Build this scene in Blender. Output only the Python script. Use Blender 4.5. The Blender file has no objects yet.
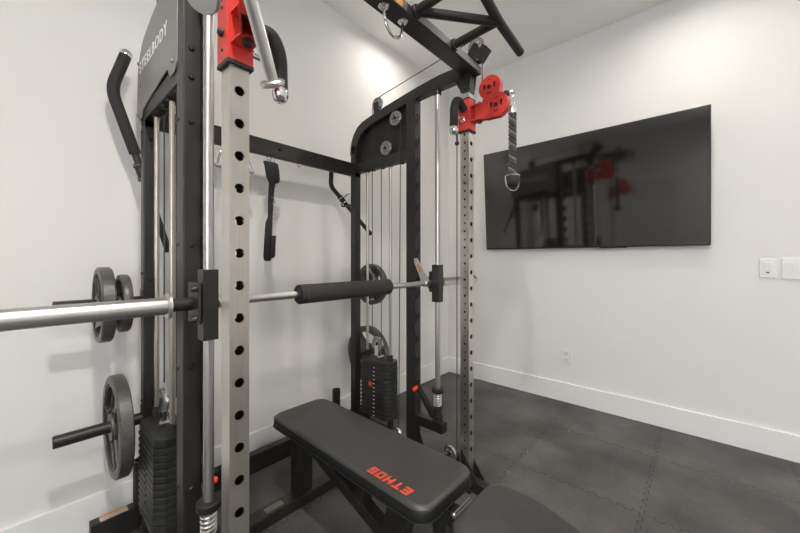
import bpy, bmesh, math, random
from mathutils import Vector, Matrix
from math import pi, sin, cos, radians as rad
random.seed(7)
SC = bpy.context.scene
COL = SC.collection

# ---------------------------------------------------------------- materials
def mat(name, col, rough=.5, metal=0., noise=0., nscale=40., bump=0., bscale=200., spec=.5, coat=0., emit=None, aniso=None, rvar=0., ior=1.5):
    m = bpy.data.materials.new(name); m.use_nodes = True
    nt = m.node_tree; b = nt.nodes['Principled BSDF']
    b.inputs['Base Color'].default_value = (*col, 1)
    b.inputs['Roughness'].default_value = rough
    b.inputs['Metallic'].default_value = metal
    b.inputs['Specular IOR Level'].default_value = spec
    b.inputs['Coat Weight'].default_value = coat; b.inputs['IOR'].default_value = ior
    if emit:
        b.inputs['Emission Color'].default_value = (*emit[0], 1); b.inputs['Emission Strength'].default_value = emit[1]
    tc = nt.nodes.new('ShaderNodeTexCoord')
    vec = tc.outputs['Object']
    if aniso:
        mp = nt.nodes.new('ShaderNodeMapping'); mp.inputs['Scale'].default_value = aniso
        nt.links.new(vec, mp.inputs['Vector']); vec = mp.outputs['Vector']
    if noise or rvar:
        n = nt.nodes.new('ShaderNodeTexNoise'); n.inputs['Scale'].default_value = nscale; n.inputs['Detail'].default_value = 5
        nt.links.new(vec, n.inputs['Vector'])
        if noise:
            r = nt.nodes.new('ShaderNodeMapRange')
            r.inputs['From Min'].default_value = .25; r.inputs['From Max'].default_value = .75
            r.inputs['To Min'].default_value = 1 - noise; r.inputs['To Max'].default_value = 1 + noise
            nt.links.new(n.outputs['Fac'], r.inputs['Value'])
            x = nt.nodes.new('ShaderNodeVectorMath'); x.operation = 'SCALE'; x.inputs[0].default_value = col
            nt.links.new(r.outputs['Result'], x.inputs['Scale']); nt.links.new(x.outputs['Vector'], b.inputs['Base Color'])
        if rvar:
            r2 = nt.nodes.new('ShaderNodeMapRange')
            r2.inputs['From Min'].default_value = .3; r2.inputs['From Max'].default_value = .7
            r2.inputs['To Min'].default_value = rough - rvar; r2.inputs['To Max'].default_value = rough + rvar
            nt.links.new(n.outputs['Fac'], r2.inputs['Value']); nt.links.new(r2.outputs['Result'], b.inputs['Roughness'])
    if bump:
        n = nt.nodes.new('ShaderNodeTexNoise'); n.inputs['Scale'].default_value = bscale; n.inputs['Detail'].default_value = 3
        nt.links.new(vec, n.inputs['Vector'])
        bp = nt.nodes.new('ShaderNodeBump'); bp.inputs['Strength'].default_value = bump; bp.inputs['Distance'].default_value = .002
        nt.links.new(n.outputs['Fac'], bp.inputs['Height']); nt.links.new(bp.outputs['Normal'], b.inputs['Normal'])
    return m

M = dict(
    wall=mat('wall_paint', (.80, .782, .76), .85, bump=.05, bscale=300, noise=.015, nscale=3),
    ceil=mat('ceiling_paint', (.94, .93, .91), .9, bump=.05, bscale=250),
    trim=mat('trim_paint', (.86, .85, .835), .35),
    black=mat('black_powder_coat', (.018, .0165, .015), .38, spec=.5, bump=.12, bscale=900, noise=.1, nscale=20),
    panel=mat('grey_black_panel', (.20, .190, .176), .36, spec=.8, bump=.08, bscale=900),
    dark=mat('black_rubber', (.014, .014, .014), .6, bump=.1, bscale=300),
    foam=mat('black_foam', (.022, .021, .020), .75, bump=.15, bscale=500),
    steel=mat('brushed_stainless', (.62, .59, .545), .34, 1, noise=.06, nscale=6, aniso=(30, 30, 1), rvar=.06),
    steelrod=mat('guide_rod_steel', (.54, .53, .52), .38, 1, noise=.03, nscale=8),
    brass=mat('stack_rod_steel', (.50, .46, .41), .33, 1, noise=.04, nscale=8),
    chrome=mat('polished_chrome', (.74, .74, .74), .10, 1),
    satin=mat('satin_chrome', (.60, .595, .58), .32, 1, noise=.05, nscale=90, bump=.1, bscale=1200),
    springsteel=mat('bright_spring_steel', (.78, .77, .75), .3, .7),
    wheel=mat('grey_pulley_metal', (.30, .292, .28), .36, .6, noise=.1, nscale=30),
    shadesteel=mat('inside_shade_steel', (.035, .030, .025), .7),  # post interior, its shade put into the dark colour
    lowwheel=mat('bright_pulley', (.70, .69, .67), .22, 1),
    litface=mat('lit_face_grey', (.085, .081, .076), .45, bump=.08, bscale=900),  # greyer than the beam: light on its front face put into the colour
    alu=mat('grey_aluminium', (.20, .195, .19), .45, .7, noise=.04, nscale=30),
    red=mat('red_powder_coat', (.60, .040, .030), .36, bump=.05, bscale=700),
    redk=mat('red_orange_plastic', (.75, .06, .02), .4),
    iron=mat('hammertone_iron', (.105, .101, .094), .36, .35, noise=.25, nscale=60, bump=.5, bscale=130),
    stack=mat('black_stack_plate', (.020, .020, .019), .38, bump=.3, bscale=350, noise=.25, nscale=70),
    vinyl=mat('black_vinyl', (.040, .0385, .037), .42, spec=.6, noise=.2, nscale=5, bump=.15, bscale=350, rvar=.05),
    vinylside=mat('black_vinyl_side', (.012, .012, .012), .5, bump=.1, bscale=350),
    logo=mat('orange_red_print', (.62, .07, .03), .5, noise=.1, nscale=300),
    white=mat('white_print', (.88, .87, .85), .5),
    sticker=mat('paper_sticker', (.46, .43, .38), .5, noise=.25, nscale=120),
    greysticker=mat('dark_grey_sticker', (.13, .118, .10), .5, noise=.45, nscale=130),  # darker, mottled grey sticker
    orange=mat('orange_sticker', (.62, .27, .10), .5),
    cable=mat('black_cable', (.03, .03, .03), .4),
    strap=mat('black_webbing', (.016, .016, .016), .7, bump=.3, bscale=600),
    rope=mat('black_rope', (.040, .039, .037), .55, noise=.6, nscale=350, bump=.4, bscale=500),
    ropehighlight=mat('grey_highlight_rope', (.13, .127, .12), .6, noise=.7, nscale=350, bump=.4, bscale=500),  # paler rope colour, standing for highlights along the twist
    screen=mat('tv_glass', (.008, .007, .0058), .075, ior=1.85),
    bezel=mat('tv_bezel', (.012, .012, .012), .35),
    greyplastic=mat('grey_end_disc', (.47, .45, .42), .5, noise=.04, nscale=40),
    plastic=mat('white_plastic', (.80, .79, .77), .35),
    shadowgap=mat('socket_hole', (.05, .05, .05), .6),
    lens=mat('lamp_lens', (.9, .9, .9), .4, emit=((1, .95, .88), 14)),
    door=mat('door_paint', (.74, .74, .75), .4),
    knob=mat('brushed_nickel', (.5, .49, .47), .3, 1),
)

def floor_mat():
    m = bpy.data.materials.new('black_rubber_puzzle_mat'); m.use_nodes = True
    nt = m.node_tree; N = nt.nodes; L = nt.links; b = N['Principled BSDF']
    tc = N.new('ShaderNodeTexCoord'); sx = N.new('ShaderNodeSeparateXYZ'); L.new(tc.outputs['Object'], sx.inputs[0])
    def ma(op, a, bb=None, c=None):
        n = N.new('ShaderNodeMath'); n.operation = op
        for i, v in enumerate((a, bb, c)):
            if v is None: continue
            if isinstance(v, (int, float)): n.inputs[i].default_value = v
            else: L.new(v, n.inputs[i])
        return n.outputs[0]
    X, Y = sx.outputs[0], sx.outputs[1]
    def wob(a):   # rounded square wave: the interlocking teeth of the mats
        s = ma('SINE', ma('MULTIPLY', a, 2 * pi / .061)); s = ma('MULTIPLY', s, 3.0)
        s = ma('MINIMUM', ma('MAXIMUM', s, -1), 1); return ma('MULTIPLY', s, .0085)
    def widen(a):   # a seam keeps its width where it runs across, along the flank of a tooth
        return ma('MULTIPLY_ADD', ma('LESS_THAN', ma('ABSOLUTE', ma('SINE', ma('MULTIPLY', a, 2 * pi / .061))), 1 / 3), 1.8, 1.0)
    def seam(a, other, off):
        t = ma('ADD', ma('SUBTRACT', a, off), wob(other))
        t = ma('ADD', t, .305); f = ma('FLOORED_MODULO', t, .61); return ma('DIVIDE', ma('ABSOLUTE', ma('SUBTRACT', f, .305)), widen(other))
    d = ma('MINIMUM', seam(X, Y, 2.556), seam(Y, X, .205))
    line = ma('LESS_THAN', d, .0021)
    near = ma('LESS_THAN', d, .012)
    def noise(s, det=4):
        n = N.new('ShaderNodeTexNoise'); n.inputs['Scale'].default_value = s; n.inputs['Detail'].default_value = det
        L.new(tc.outputs['Object'], n.inputs['Vector']); return n.outputs['Fac']
    n1, n2, n3 = noise(3.2, 9), noise(60, 4), noise(34, 2)
    flake = ma('MULTIPLY', ma('LESS_THAN', d, .0035), ma('GREATER_THAN', n3, .69))
    base = ma('MULTIPLY_ADD', n1, .175, -.008)
    base = ma('MULTIPLY', base, ma('MULTIPLY_ADD', n2, .5, .75))
    base = ma('MULTIPLY', base, ma('SUBTRACT', 1, ma('MULTIPLY', line, .75)))
    base = ma('ADD', base, ma('MULTIPLY', flake, .28))
    cc = N.new('ShaderNodeCombineColor')
    L.new(base, cc.inputs[0]); L.new(ma('MULTIPLY', base, .965), cc.inputs[1]); L.new(ma('MULTIPLY', base, .92), cc.inputs[2])
    L.new(cc.outputs[0], b.inputs['Base Color'])
    b.inputs['Roughness'].default_value = .58
    bp = N.new('ShaderNodeBump'); bp.inputs['Strength'].default_value = .25; bp.inputs['Distance'].default_value = .003
    L.new(ma('SUBTRACT', n2, ma('MULTIPLY', line, 2)), bp.inputs['Height']); L.new(bp.outputs[0], b.inputs['Normal'])
    return m
M['floor'] = floor_mat()

# ---------------------------------------------------------------- mesh helpers
V = Vector
def axis_mat(o, ax):
    """matrix whose local z points along ax"""
    return Matrix.Translation(V(o)) @ V(ax).normalized().to_track_quat('Z', 'Y').to_matrix().to_4x4()

class MB:
    def __init__(s): s.bm = bmesh.new()
    def add(s, verts, faces, mtx=None, smooth=False):
        vs = [s.bm.verts.new(mtx @ V(v) if mtx else V(v)) for v in verts]
        for f in faces:
            try:
                fc = s.bm.faces.new([vs[i] for i in f]); fc.smooth = smooth
            except ValueError: pass
        return s
    def box(s, lo, hi, bev=.0, mtx=None):
        t = bmesh.new(); bmesh.ops.create_cube(t, size=1)
        lo, hi = V(lo), V(hi)
        for v in t.verts:
            v.co = V((lo.x + (v.co.x + .5) * (hi.x - lo.x), lo.y + (v.co.y + .5) * (hi.y - lo.y), lo.z + (v.co.z + .5) * (hi.z - lo.z)))
        if bev: bmesh.ops.bevel(t, geom=t.edges[:], offset=bev, segments=2, affect='EDGES', profile=.5)
        return s.merge(t, mtx)
    def cbox(s, c, size, bev=0, rot=None):
        m = Matrix.Translation(V(c))
        if rot is not None: m = m @ rot
        h = V(size) / 2
        return s.box(-h, h, bev, m)
    def beam(s, p0, p1, w, h, bev=.003, roll=0):
        """rectangular bar from p0 to p1, w sideways, h upward"""
        p0, p1 = V(p0), V(p1); d = p1 - p0; L = d.length; z = d.normalized()
        up = V((0, 0, 1)) if abs(z.z) < .95 else V((0, 1, 0))
        x = up.cross(z).normalized(); y = z.cross(x)
        m = Matrix((x, y, z)).transposed().to_4x4(); m = Matrix.Translation(p0) @ m @ Matrix.Rotation(roll, 4, 'Z')
        return s.box((-w / 2, -h / 2, 0), (w / 2, h / 2, L), bev, m)
    def merge(s, t, mtx=None, smooth=None):
        t.verts.index_update()
        vs = [s.bm.verts.new(mtx @ v.co if mtx else v.co) for v in t.verts]
        for f in t.faces:
            try:
                n = s.bm.faces.new([vs[v.index] for v in f.verts]); n.smooth = f.smooth if smooth is None else smooth
            except ValueError: pass
        t.free(); return s
    def cyl(s, p0, p1, r, seg=16, r2=None, bev=0):
        p0, p1 = V(p0), V(p1); L = (p1 - p0).length; r2 = r if r2 is None else r2
        pr = [(0, 0), (r, 0), (r2, L), (0, L)]
        if bev: pr = [(0, 0), (r - bev, 0), (r, bev), (r2, L - bev), (r2 - bev, L), (0, L)]
        return s.lathe(pr, p0, p1 - p0, seg)
    def lathe(s, prof, o, ax=(0, 0, 1), seg=24, sharp=True):
        m = axis_mat(o, ax); vs = []; rings = []
        for r, z in prof:
            if r < 1e-6: rings.append([len(vs)]); vs.append((0, 0, z))
            else:
                rings.append(list(range(len(vs), len(vs) + seg)))
                vs += [(r * cos(2 * pi * i / seg), r * sin(2 * pi * i / seg), z) for i in range(seg)]
        fs = []
        for a, b in zip(rings, rings[1:]):
            if len(a) == 1 and len(b) == 1: continue
            for i in range(seg):
                j = (i + 1) % seg
                if len(a) == 1: fs.append((a[0], b[j], b[i]))
                elif len(b) == 1: fs.append((a[i], a[j], b[0]))
                else: fs.append((a[i], a[j], b[j], b[i]))
        return s.add(vs, fs, m, True)
    def tube(s, pts, r, seg=12, closed=False, rad_fn=None):
        pts = [V(p) for p in pts]; n = len(pts); vs = []; prev = None
        for i in range(n):
            if closed: t = (pts[(i + 1) % n] - pts[i - 1]).normalized()
            else: t = (pts[min(i + 1, n - 1)] - pts[max(i - 1, 0)]).normalized()
            if prev is None:
                a = V((0, 0, 1)) if abs(t.z) < .9 else V((1, 0, 0)); x = a.cross(t).normalized()
            else: x = (prev - t * prev.dot(t)).normalized()
            prev = x; y = t.cross(x); rr = rad_fn(i / (n - 1)) if rad_fn else r
            vs += [pts[i] + (x * cos(2 * pi * k / seg) + y * sin(2 * pi * k / seg)) * rr for k in range(seg)]
        fs = []
        for i in range(n if closed else n - 1):
            j = (i + 1) % n
            for k in range(seg):
                l = (k + 1) % seg; fs.append((i * seg + k, i * seg + l, j * seg + l, j * seg + k))
        if not closed:
            fs.append(tuple(range(seg))[::-1]); fs.append(tuple(range((n - 1) * seg, n * seg)))
        return s.add(vs, fs, None, True)
    def torus(s, c, ax, R, r, seg=24, rs=8, sx=1, sy=1):
        m = axis_mat(c, ax)
        return s.tube([m @ V((R * sx * cos(2 * pi * i / seg), R * sy * sin(2 * pi * i / seg), 0)) for i in range(seg)], r, rs, True)
    def sphere(s, c, r, sc=(1, 1, 1)):
        t = bmesh.new(); bmesh.ops.create_uvsphere(t, u_segments=16, v_segments=10, radius=r)
        for v in t.verts: v.co = V((v.co.x * sc[0], v.co.y * sc[1], v.co.z * sc[2]))
        return s.merge(t, Matrix.Translation(V(c)), True)
    def plate(s, loops, th, mtx, bev=0):
        """flat plate, first loop the outline, the others holes, in local xy, th thick about local z=0"""
        cu = bpy.data.curves.new('p', 'CURVE'); cu.dimensions = '2D'; cu.fill_mode = 'BOTH'
        cu.extrude = max(th / 2 - bev, 1e-5); cu.bevel_depth = bev; cu.bevel_resolution = 1; cu.offset = -bev
        for lp in loops:
            sp = cu.splines.new('POLY'); sp.points.add(len(lp) - 1)
            for p, q in zip(sp.points, lp): p.co = (q[0], q[1], 0, 1)
            sp.use_cyclic_u = True
        ob = bpy.data.objects.new('p', cu); COL.objects.link(ob)
        dg = bpy.context.evaluated_depsgraph_get()
        me = bpy.data.meshes.new_from_object(ob.evaluated_get(dg))
        t = bmesh.new(); t.from_mesh(me); bmesh.ops.remove_doubles(t, verts=t.verts[:], dist=1e-5)
        bpy.data.objects.remove(ob); bpy.data.meshes.remove(me); bpy.data.curves.remove(cu)
        return s.merge(t, mtx, False)
    def loft(s, loops, caps=True, smooth=True):
        """closed loops of equal length joined in order"""
        n = len(loops[0]); vs = [p for l in loops for p in l]; fs = []
        for i in range(len(loops) - 1):
            for k in range(n):
                l = (k + 1) % n; fs.append((i * n + k, i * n + l, (i + 1) * n + l, (i + 1) * n + k))
        if caps:
            fs.append(tuple(range(n))[::-1]); fs.append(tuple(range((len(loops) - 1) * n, len(loops) * n)))
        return s.add(vs, fs, None, smooth)
    def build(s, name, m, parent=None, auto=40):
        bmesh.ops.recalc_face_normals(s.bm, faces=s.bm.faces[:])
        for e in s.bm.edges:
            if len(e.link_faces) == 2 and e.calc_face_angle(0) > rad(auto): e.smooth = False
        me = bpy.data.meshes.new(name); s.bm.to_mesh(me); s.bm.free()
        o = bpy.data.objects.new(name, me); COL.objects.link(o)
        me.materials.append(M[m] if isinstance(m, str) else m)
        if parent is not None:
            o.parent = parent; o.matrix_parent_inverse = parent.matrix_basis.inverted()
        return o

def circ(c, r, n=16, a0=0): return [(c[0] + r * cos(a0 + 2 * pi * i / n), c[1] + r * sin(a0 + 2 * pi * i / n)) for i in range(n)]
def rrect(w, h, r, n=5, c=(0, 0)):
    out = []
    for k, (sx, sy) in enumerate(((1, 1), (-1, 1), (-1, -1), (1, -1))):
        for i in range(n + 1):
            a = pi / 2 * (k + i / n); out.append((c[0] + sx * (w / 2 - r) + r * cos(a), c[1] + sy * (h / 2 - r) + r * sin(a)))
    return out
def slot(c, w, h, n=6): return rrect(w, h, min(w, h) / 2 - 1e-4, n, c)
def smooth_path(pts, rb=.05, n=6):
    pts = [V(p) for p in pts]; out = [pts[0]]
    for a, b, c in zip(pts, pts[1:], pts[2:]):
        d1, d2 = (a - b), (c - b); r = min(rb, d1.length * .49, d2.length * .49)
        p, q = b + d1.normalized() * r, b + d2.normalized() * r
        for i in range(n + 1):
            t = i / n; out.append(p * (1 - t) ** 2 + b * 2 * t * (1 - t) + q * t * t)
    return out + [pts[-1]]
# frames for plates: local (x,y) -> world
YZ = Matrix(((0, 0, 1, 0), (1, 0, 0, 0), (0, 1, 0, 0), (0, 0, 0, 1)))          # x->Y, y->Z, normal X
XZ = Matrix(((1, 0, 0, 0), (0, 0, -1, 0), (0, 1, 0, 0), (0, 0, 0, 1)))         # x->X, y->Z, normal -Y
XY = Matrix.Identity(4)
def atx(x): return Matrix.Translation((x, 0, 0)) @ YZ
def aty(y): return Matrix.Translation((0, y, 0)) @ XZ
def atz(z): return Matrix.Translation((0, 0, z))

def thing(name, loc, label, cat, group=None, rz=0):
    o = bpy.data.objects.new(name, None); COL.objects.link(o); o.empty_display_size = .05
    o.location = loc; o.rotation_euler = (0, 0, rz)
    return tag(o, label, cat, group)
def tag(o, label=None, cat=None, group=None, kind=None):
    for k, v in (('label', label), ('category', cat), ('group', group), ('kind', kind)):
        if v: o[k] = v
    return o
def struct(mb, name, m): return tag(mb.build(name, m), kind='structure')
def text_mesh(body, size, mtx, name, m, parent, th=.0006, space=1.0):
    cu = bpy.data.curves.new('t', 'FONT'); cu.body = body; cu.size = size; cu.extrude = th; cu.space_character = space
    cu.align_x = 'CENTER'; cu.align_y = 'CENTER'; cu.offset = size * .012
    ob = bpy.data.objects.new('t', cu); COL.objects.link(ob)
    me = bpy.data.meshes.new_from_object(ob.evaluated_get(bpy.context.evaluated_depsgraph_get()))
    t = bmesh.new(); t.from_mesh(me); bpy.data.objects.remove(ob); bpy.data.meshes.remove(me); bpy.data.curves.remove(cu)
    return MB().merge(t, mtx).build(name, m, parent)

# ---------------------------------------------------------------- the room
XR, YL, XB, YF, HC = 3.061, 2.017, -2.5, -2.9, 3.035
T = .1
struct(MB().box((XB - T, YF - T, -.1), (XR + T, YL + T, 0)), 'floor', 'floor')
struct(MB().box((XB - T, YF - T, HC), (XR + T, YL + T, HC + .1)), 'ceiling', 'ceil')
struct(MB().box((XR, YF - T, 0), (XR + T, YL + T, HC)), 'wall_right', 'wall')
struct(MB().box((XB - T, YL, 0), (XR, YL + T, HC)), 'wall_left', 'wall')
struct(MB().box((XB - T, YF - T, 0), (XR, YF, HC)), 'wall_front', 'wall')
wy0, wy1, wz0, wz1 = -2.3, -.75, .85, 2.35
dy0, dy1, dz1 = .35, 1.25, 2.05
struct(MB().box((XB - T, YF, 0), (XB, wy0, HC)).box((XB - T, wy0, 0), (XB, wy1, wz0)).box((XB - T, wy0, wz1), (XB, wy1, HC))
       .box((XB - T, wy1, 0), (XB, dy0, HC)).box((XB - T, dy0, dz1), (XB, dy1, HC)).box((XB - T, dy1, 0), (XB, YL, HC)), 'wall_back', 'wall')
BH = .160
struct(MB().box((XR - .016, YF, 0), (XR, YL, BH), .003), 'baseboard_right', 'trim')
struct(MB().box((XB, YL - .016, 0), (XR - .016, YL, BH), .003), 'baseboard_left', 'trim')
struct(MB().box((XB + .016, YF, 0), (XR - .016, YF + .016, BH), .003), 'baseboard_front', 'trim')
struct(MB().box((XB, YF, 0), (XB + .016, dy0 - .08, BH), .003).box((XB, dy1 + .08, 0), (XB + .016, YL - .016, BH), .003), 'baseboard_back', 'trim')
# window added for fill daylight, and door, behind the camera (mirrored in the television)
w = tag(MB().box((XB - .07, wy0, wz0), (XB - .02, wy0 + .05, wz1)).box((XB - .07, wy1 - .05, wz0), (XB - .02, wy1, wz1))
        .box((XB - .07, wy0, wz0), (XB - .02, wy1, wz0 + .05)).box((XB - .07, wy0, wz1 - .05), (XB - .02, wy1, wz1))
        .box((XB - .065, (wy0 + wy1) / 2 - .02, wz0), (XB - .025, (wy0 + wy1) / 2 + .02, wz1)).build('fill_window_1', 'trim'), kind='structure')
gl = bpy.data.materials.new('fill_window_glass'); gl.use_nodes = True
nt = gl.node_tree; nt.nodes.clear(); oo = nt.nodes.new('ShaderNodeOutputMaterial'); tr = nt.nodes.new('ShaderNodeBsdfTransparent')
gs = nt.nodes.new('ShaderNodeBsdfGlossy'); mx = nt.nodes.new('ShaderNodeMixShader'); mx.inputs[0].default_value = .06
gs.inputs['Roughness'].default_value = .02; tr.inputs[0].default_value = (.93, .95, .96, 1)
nt.links.new(tr.outputs[0], mx.inputs[1]); nt.links.new(gs.outputs[0], mx.inputs[2]); nt.links.new(mx.outputs[0], oo.inputs[0])
M['glass'] = gl
MB().box((XB - .048, wy0 + .05, wz0 + .05), (XB - .042, wy1 - .05, wz1 - .05)).build('fill_window_glass', 'glass', w)
MB().box((XB - .02, wy0 - .07, wz0 - .03), (XB + .03, wy1 + .07, wz0), .004).build('fill_window_sill', 'trim', w)
d = tag(MB().box((XB - .06, dy0, 0), (XB - .02, dy1, dz1), .003).build('door_1', 'door'), kind='structure')
for z0, z1 in ((.18, .95), (1.1, 1.9)):
    MB().box((XB - .022, dy0 + .14, z0), (XB - .014, dy1 - .14, z1), .003).build('door_panel', 'door', d)
MB().cyl((XB - .02, dy0 + .07, 1.0), (XB + .03, dy0 + .07, 1.0), .012).sphere((XB + .045, dy0 + .07, 1.0), .027).build('door_handle', 'knob', d)
struct(MB().box((XB - .002, dy0 - .08, 0), (XB + .014, dy0, dz1 + .08), .002).box((XB - .002, dy1, 0), (XB + .014, dy1 + .08, dz1 + .08), .002)
       .box((XB - .002, dy0, dz1), (XB + .014, dy1, dz1 + .08), .002), 'trim_1', 'trim')

# downlights
spots = [(2.02, 1.665), (2.46, .00), (.10, .18), (2.66, -1.40), (.10, -1.50), (-1.50, -.90)]
POW = [3.8, 6.5, 27, 6, 23, 21]
for i, (x, y) in enumerate(spots):
    t = thing('recessed_downlight', (x, y, HC), 'round white recessed downlight in the ceiling', 'ceiling light', 'recessed ceiling downlights')
    MB().lathe([(.055, -.0), (.055, -.004), (.062, -.006), (.082, -.004), (.085, 0)], (x, y, HC), (0, 0, 1), 32).build('trim_ring', 'plastic', t)
    MB().lathe([(0, -.002), (.055, -.002)], (x, y, HC), (0, 0, 1), 32).build('lens', 'lens', t)
    la = bpy.data.lights.new('downlight_lamp', 'AREA'); la.shape = 'DISK'; la.size = .11; la.energy = POW[i]; la.color = (1, .945, .875); la.spread = rad(165)
    lo = bpy.data.objects.new('downlight_lamp', la); COL.objects.link(lo); lo.location = (x, y, HC - .008); lo.parent = t; lo.matrix_parent_inverse = t.matrix_basis.inverted()

# ---------------------------------------------------------------- wall fittings
def wall_plate(name, y0, y1, z0, z1, label, cat, kind, group=None):
    t = thing(name, (XR, (y0 + y1) / 2, z0), label, cat, group)
    MB().box((XR - .007, y0, z0), (XR, y1, z1), .003).build('face_plate', 'plastic', t)
    zc = (z0 + z1) / 2
    if kind == 'outlet':
        yc = (y0 + y1) / 2
        for dz in (-.026, .026):
            MB().box((XR - .011, yc - .017, zc + dz - .019), (XR - .006, yc + .017, zc + dz + .019), .002).build('receptacle', 'plastic', t)
            MB().box((XR - .0118, yc - .009, zc + dz - .006), (XR - .0108, yc - .006, zc + dz + .008)).box((XR - .0118, yc + .006, zc + dz - .006), (XR - .0108, yc + .009, zc + dz + .008))\
                .cyl((XR - .0118, yc, zc + dz - .012), (XR - .0108, yc, zc + dz - .012), .003, 8).build('slot', 'shadowgap', t)
    else:
        n = 2 if kind == 'double' else 1
        for k in range(n):
            yc = y0 + (y1 - y0) * (k + .5) / n
            MB().box((XR - .0085, yc - .018, zc - .036), (XR - .006, yc + .018, zc + .036), .001).build('rocker_frame', 'plastic', t)
            MB().add([(XR - .0085, yc - .0155, zc - .033), (XR - .0085, yc + .0155, zc - .033), (XR - .0135, yc + .0155, zc + .033), (XR - .0135, yc - .0155, zc + .033),
                      (XR - .006, yc - .0155, zc - .033), (XR - .006, yc + .0155, zc - .033), (XR - .006, yc + .0155, zc + .033), (XR - .006, yc - .0155, zc + .033)],
                     [(0, 1, 2, 3), (4, 7, 6, 5), (0, 4, 5, 1), (1, 5, 6, 2), (2, 6, 7, 3), (3, 7, 4, 0)]).build('rocker', 'plastic', t)
            if kind == 'single':
                MB().box((XR - .0145, yc - .006, zc - .028), (XR - .008, yc + .006, zc - .022)).build('indicator', 'shadowgap', t)
wall_plate('wall_outlet', .797, .886, .320, .446, 'small white power outlet low on the wall below the television', 'outlet', 'outlet')
wall_plate('light_switch', -.348, -.277, 1.087, 1.203, 'narrow single white light switch nearer the television', 'light switch', 'single')
wall_plate('light_switch', -.490, -.370, 1.081, 1.209, 'wide double white light switch at the right edge of the photo', 'light switch', 'double')

# television, tilted down on a wall bracket
tv = thing('television', (3.06, .748, 1.29), 'large black flat television hung tilted on the white wall', 'television')
TY0, TY1 = -.055, 1.550
tb, tt = V((3.012, 0, 1.292)), V((2.950, 0, 2.199))
upv = (tt - tb).normalized(); nv = V((-upv.z, 0, upv.x)).normalized()
tm = Matrix((V((0, -1, 0)), upv, nv)).transposed().to_4x4(); tm = Matrix.Translation((tb + tt) / 2 + V((0, (TY0 + TY1) / 2, 0))) @ tm
TW, TH = TY1 - TY0, (tt - tb).length
MB().box((-TW / 2, -TH / 2, -.035), (TW / 2, TH / 2, 0), .004, tm).build('housing', 'bezel', tv)
MB().box((-TW / 2 + .007, -TH / 2 + .014, -.002), (TW / 2 - .007, TH / 2 - .007, .0012), 0, tm).build('screen', 'screen', tv)
MB().box((-.09 + .25, -TH / 2 - .006, -.02), (.09 + .25, -TH / 2 + .002, -.006), .001, tm).build('sensor_bar', 'bezel', tv)
MB().box((XR - .018, .45, 1.5), (XR - .0005, 1.05, 1.95), .003).box((XR - .036, .5, 1.5), (XR - .015, .54, 1.9), .002).box((XR - .036, .96, 1.5), (XR - .015, 1.0, 1.9), .002).build('wall_bracket', 'black', tv)

# ---------------------------------------------------------------- the rack
UN, UF = .380, 1.571            # centre planes of the two side frames
CX = (UN + UF) / 2
HP = .0255                      # half width of a post
YP, YU, YB = .926, 1.286, 1.810 # front post, middle upright, rear upright
YROD = 1.109
UPN, UPF = .383, 1.582          # centre lines of the two front posts
rack = thing('multi_gym_rack', (CX, 1.36, 0), 'black and stainless home gym rack with twin weight stacks by the wall', 'gym machine')

def bolt(mb, p, ax, r=.0085, h=.007):
    return mb.lathe([(r * 1.05, 0), (r, h * .5), (r * .6, h * .95), (0, h)], p, ax, 10)

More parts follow.
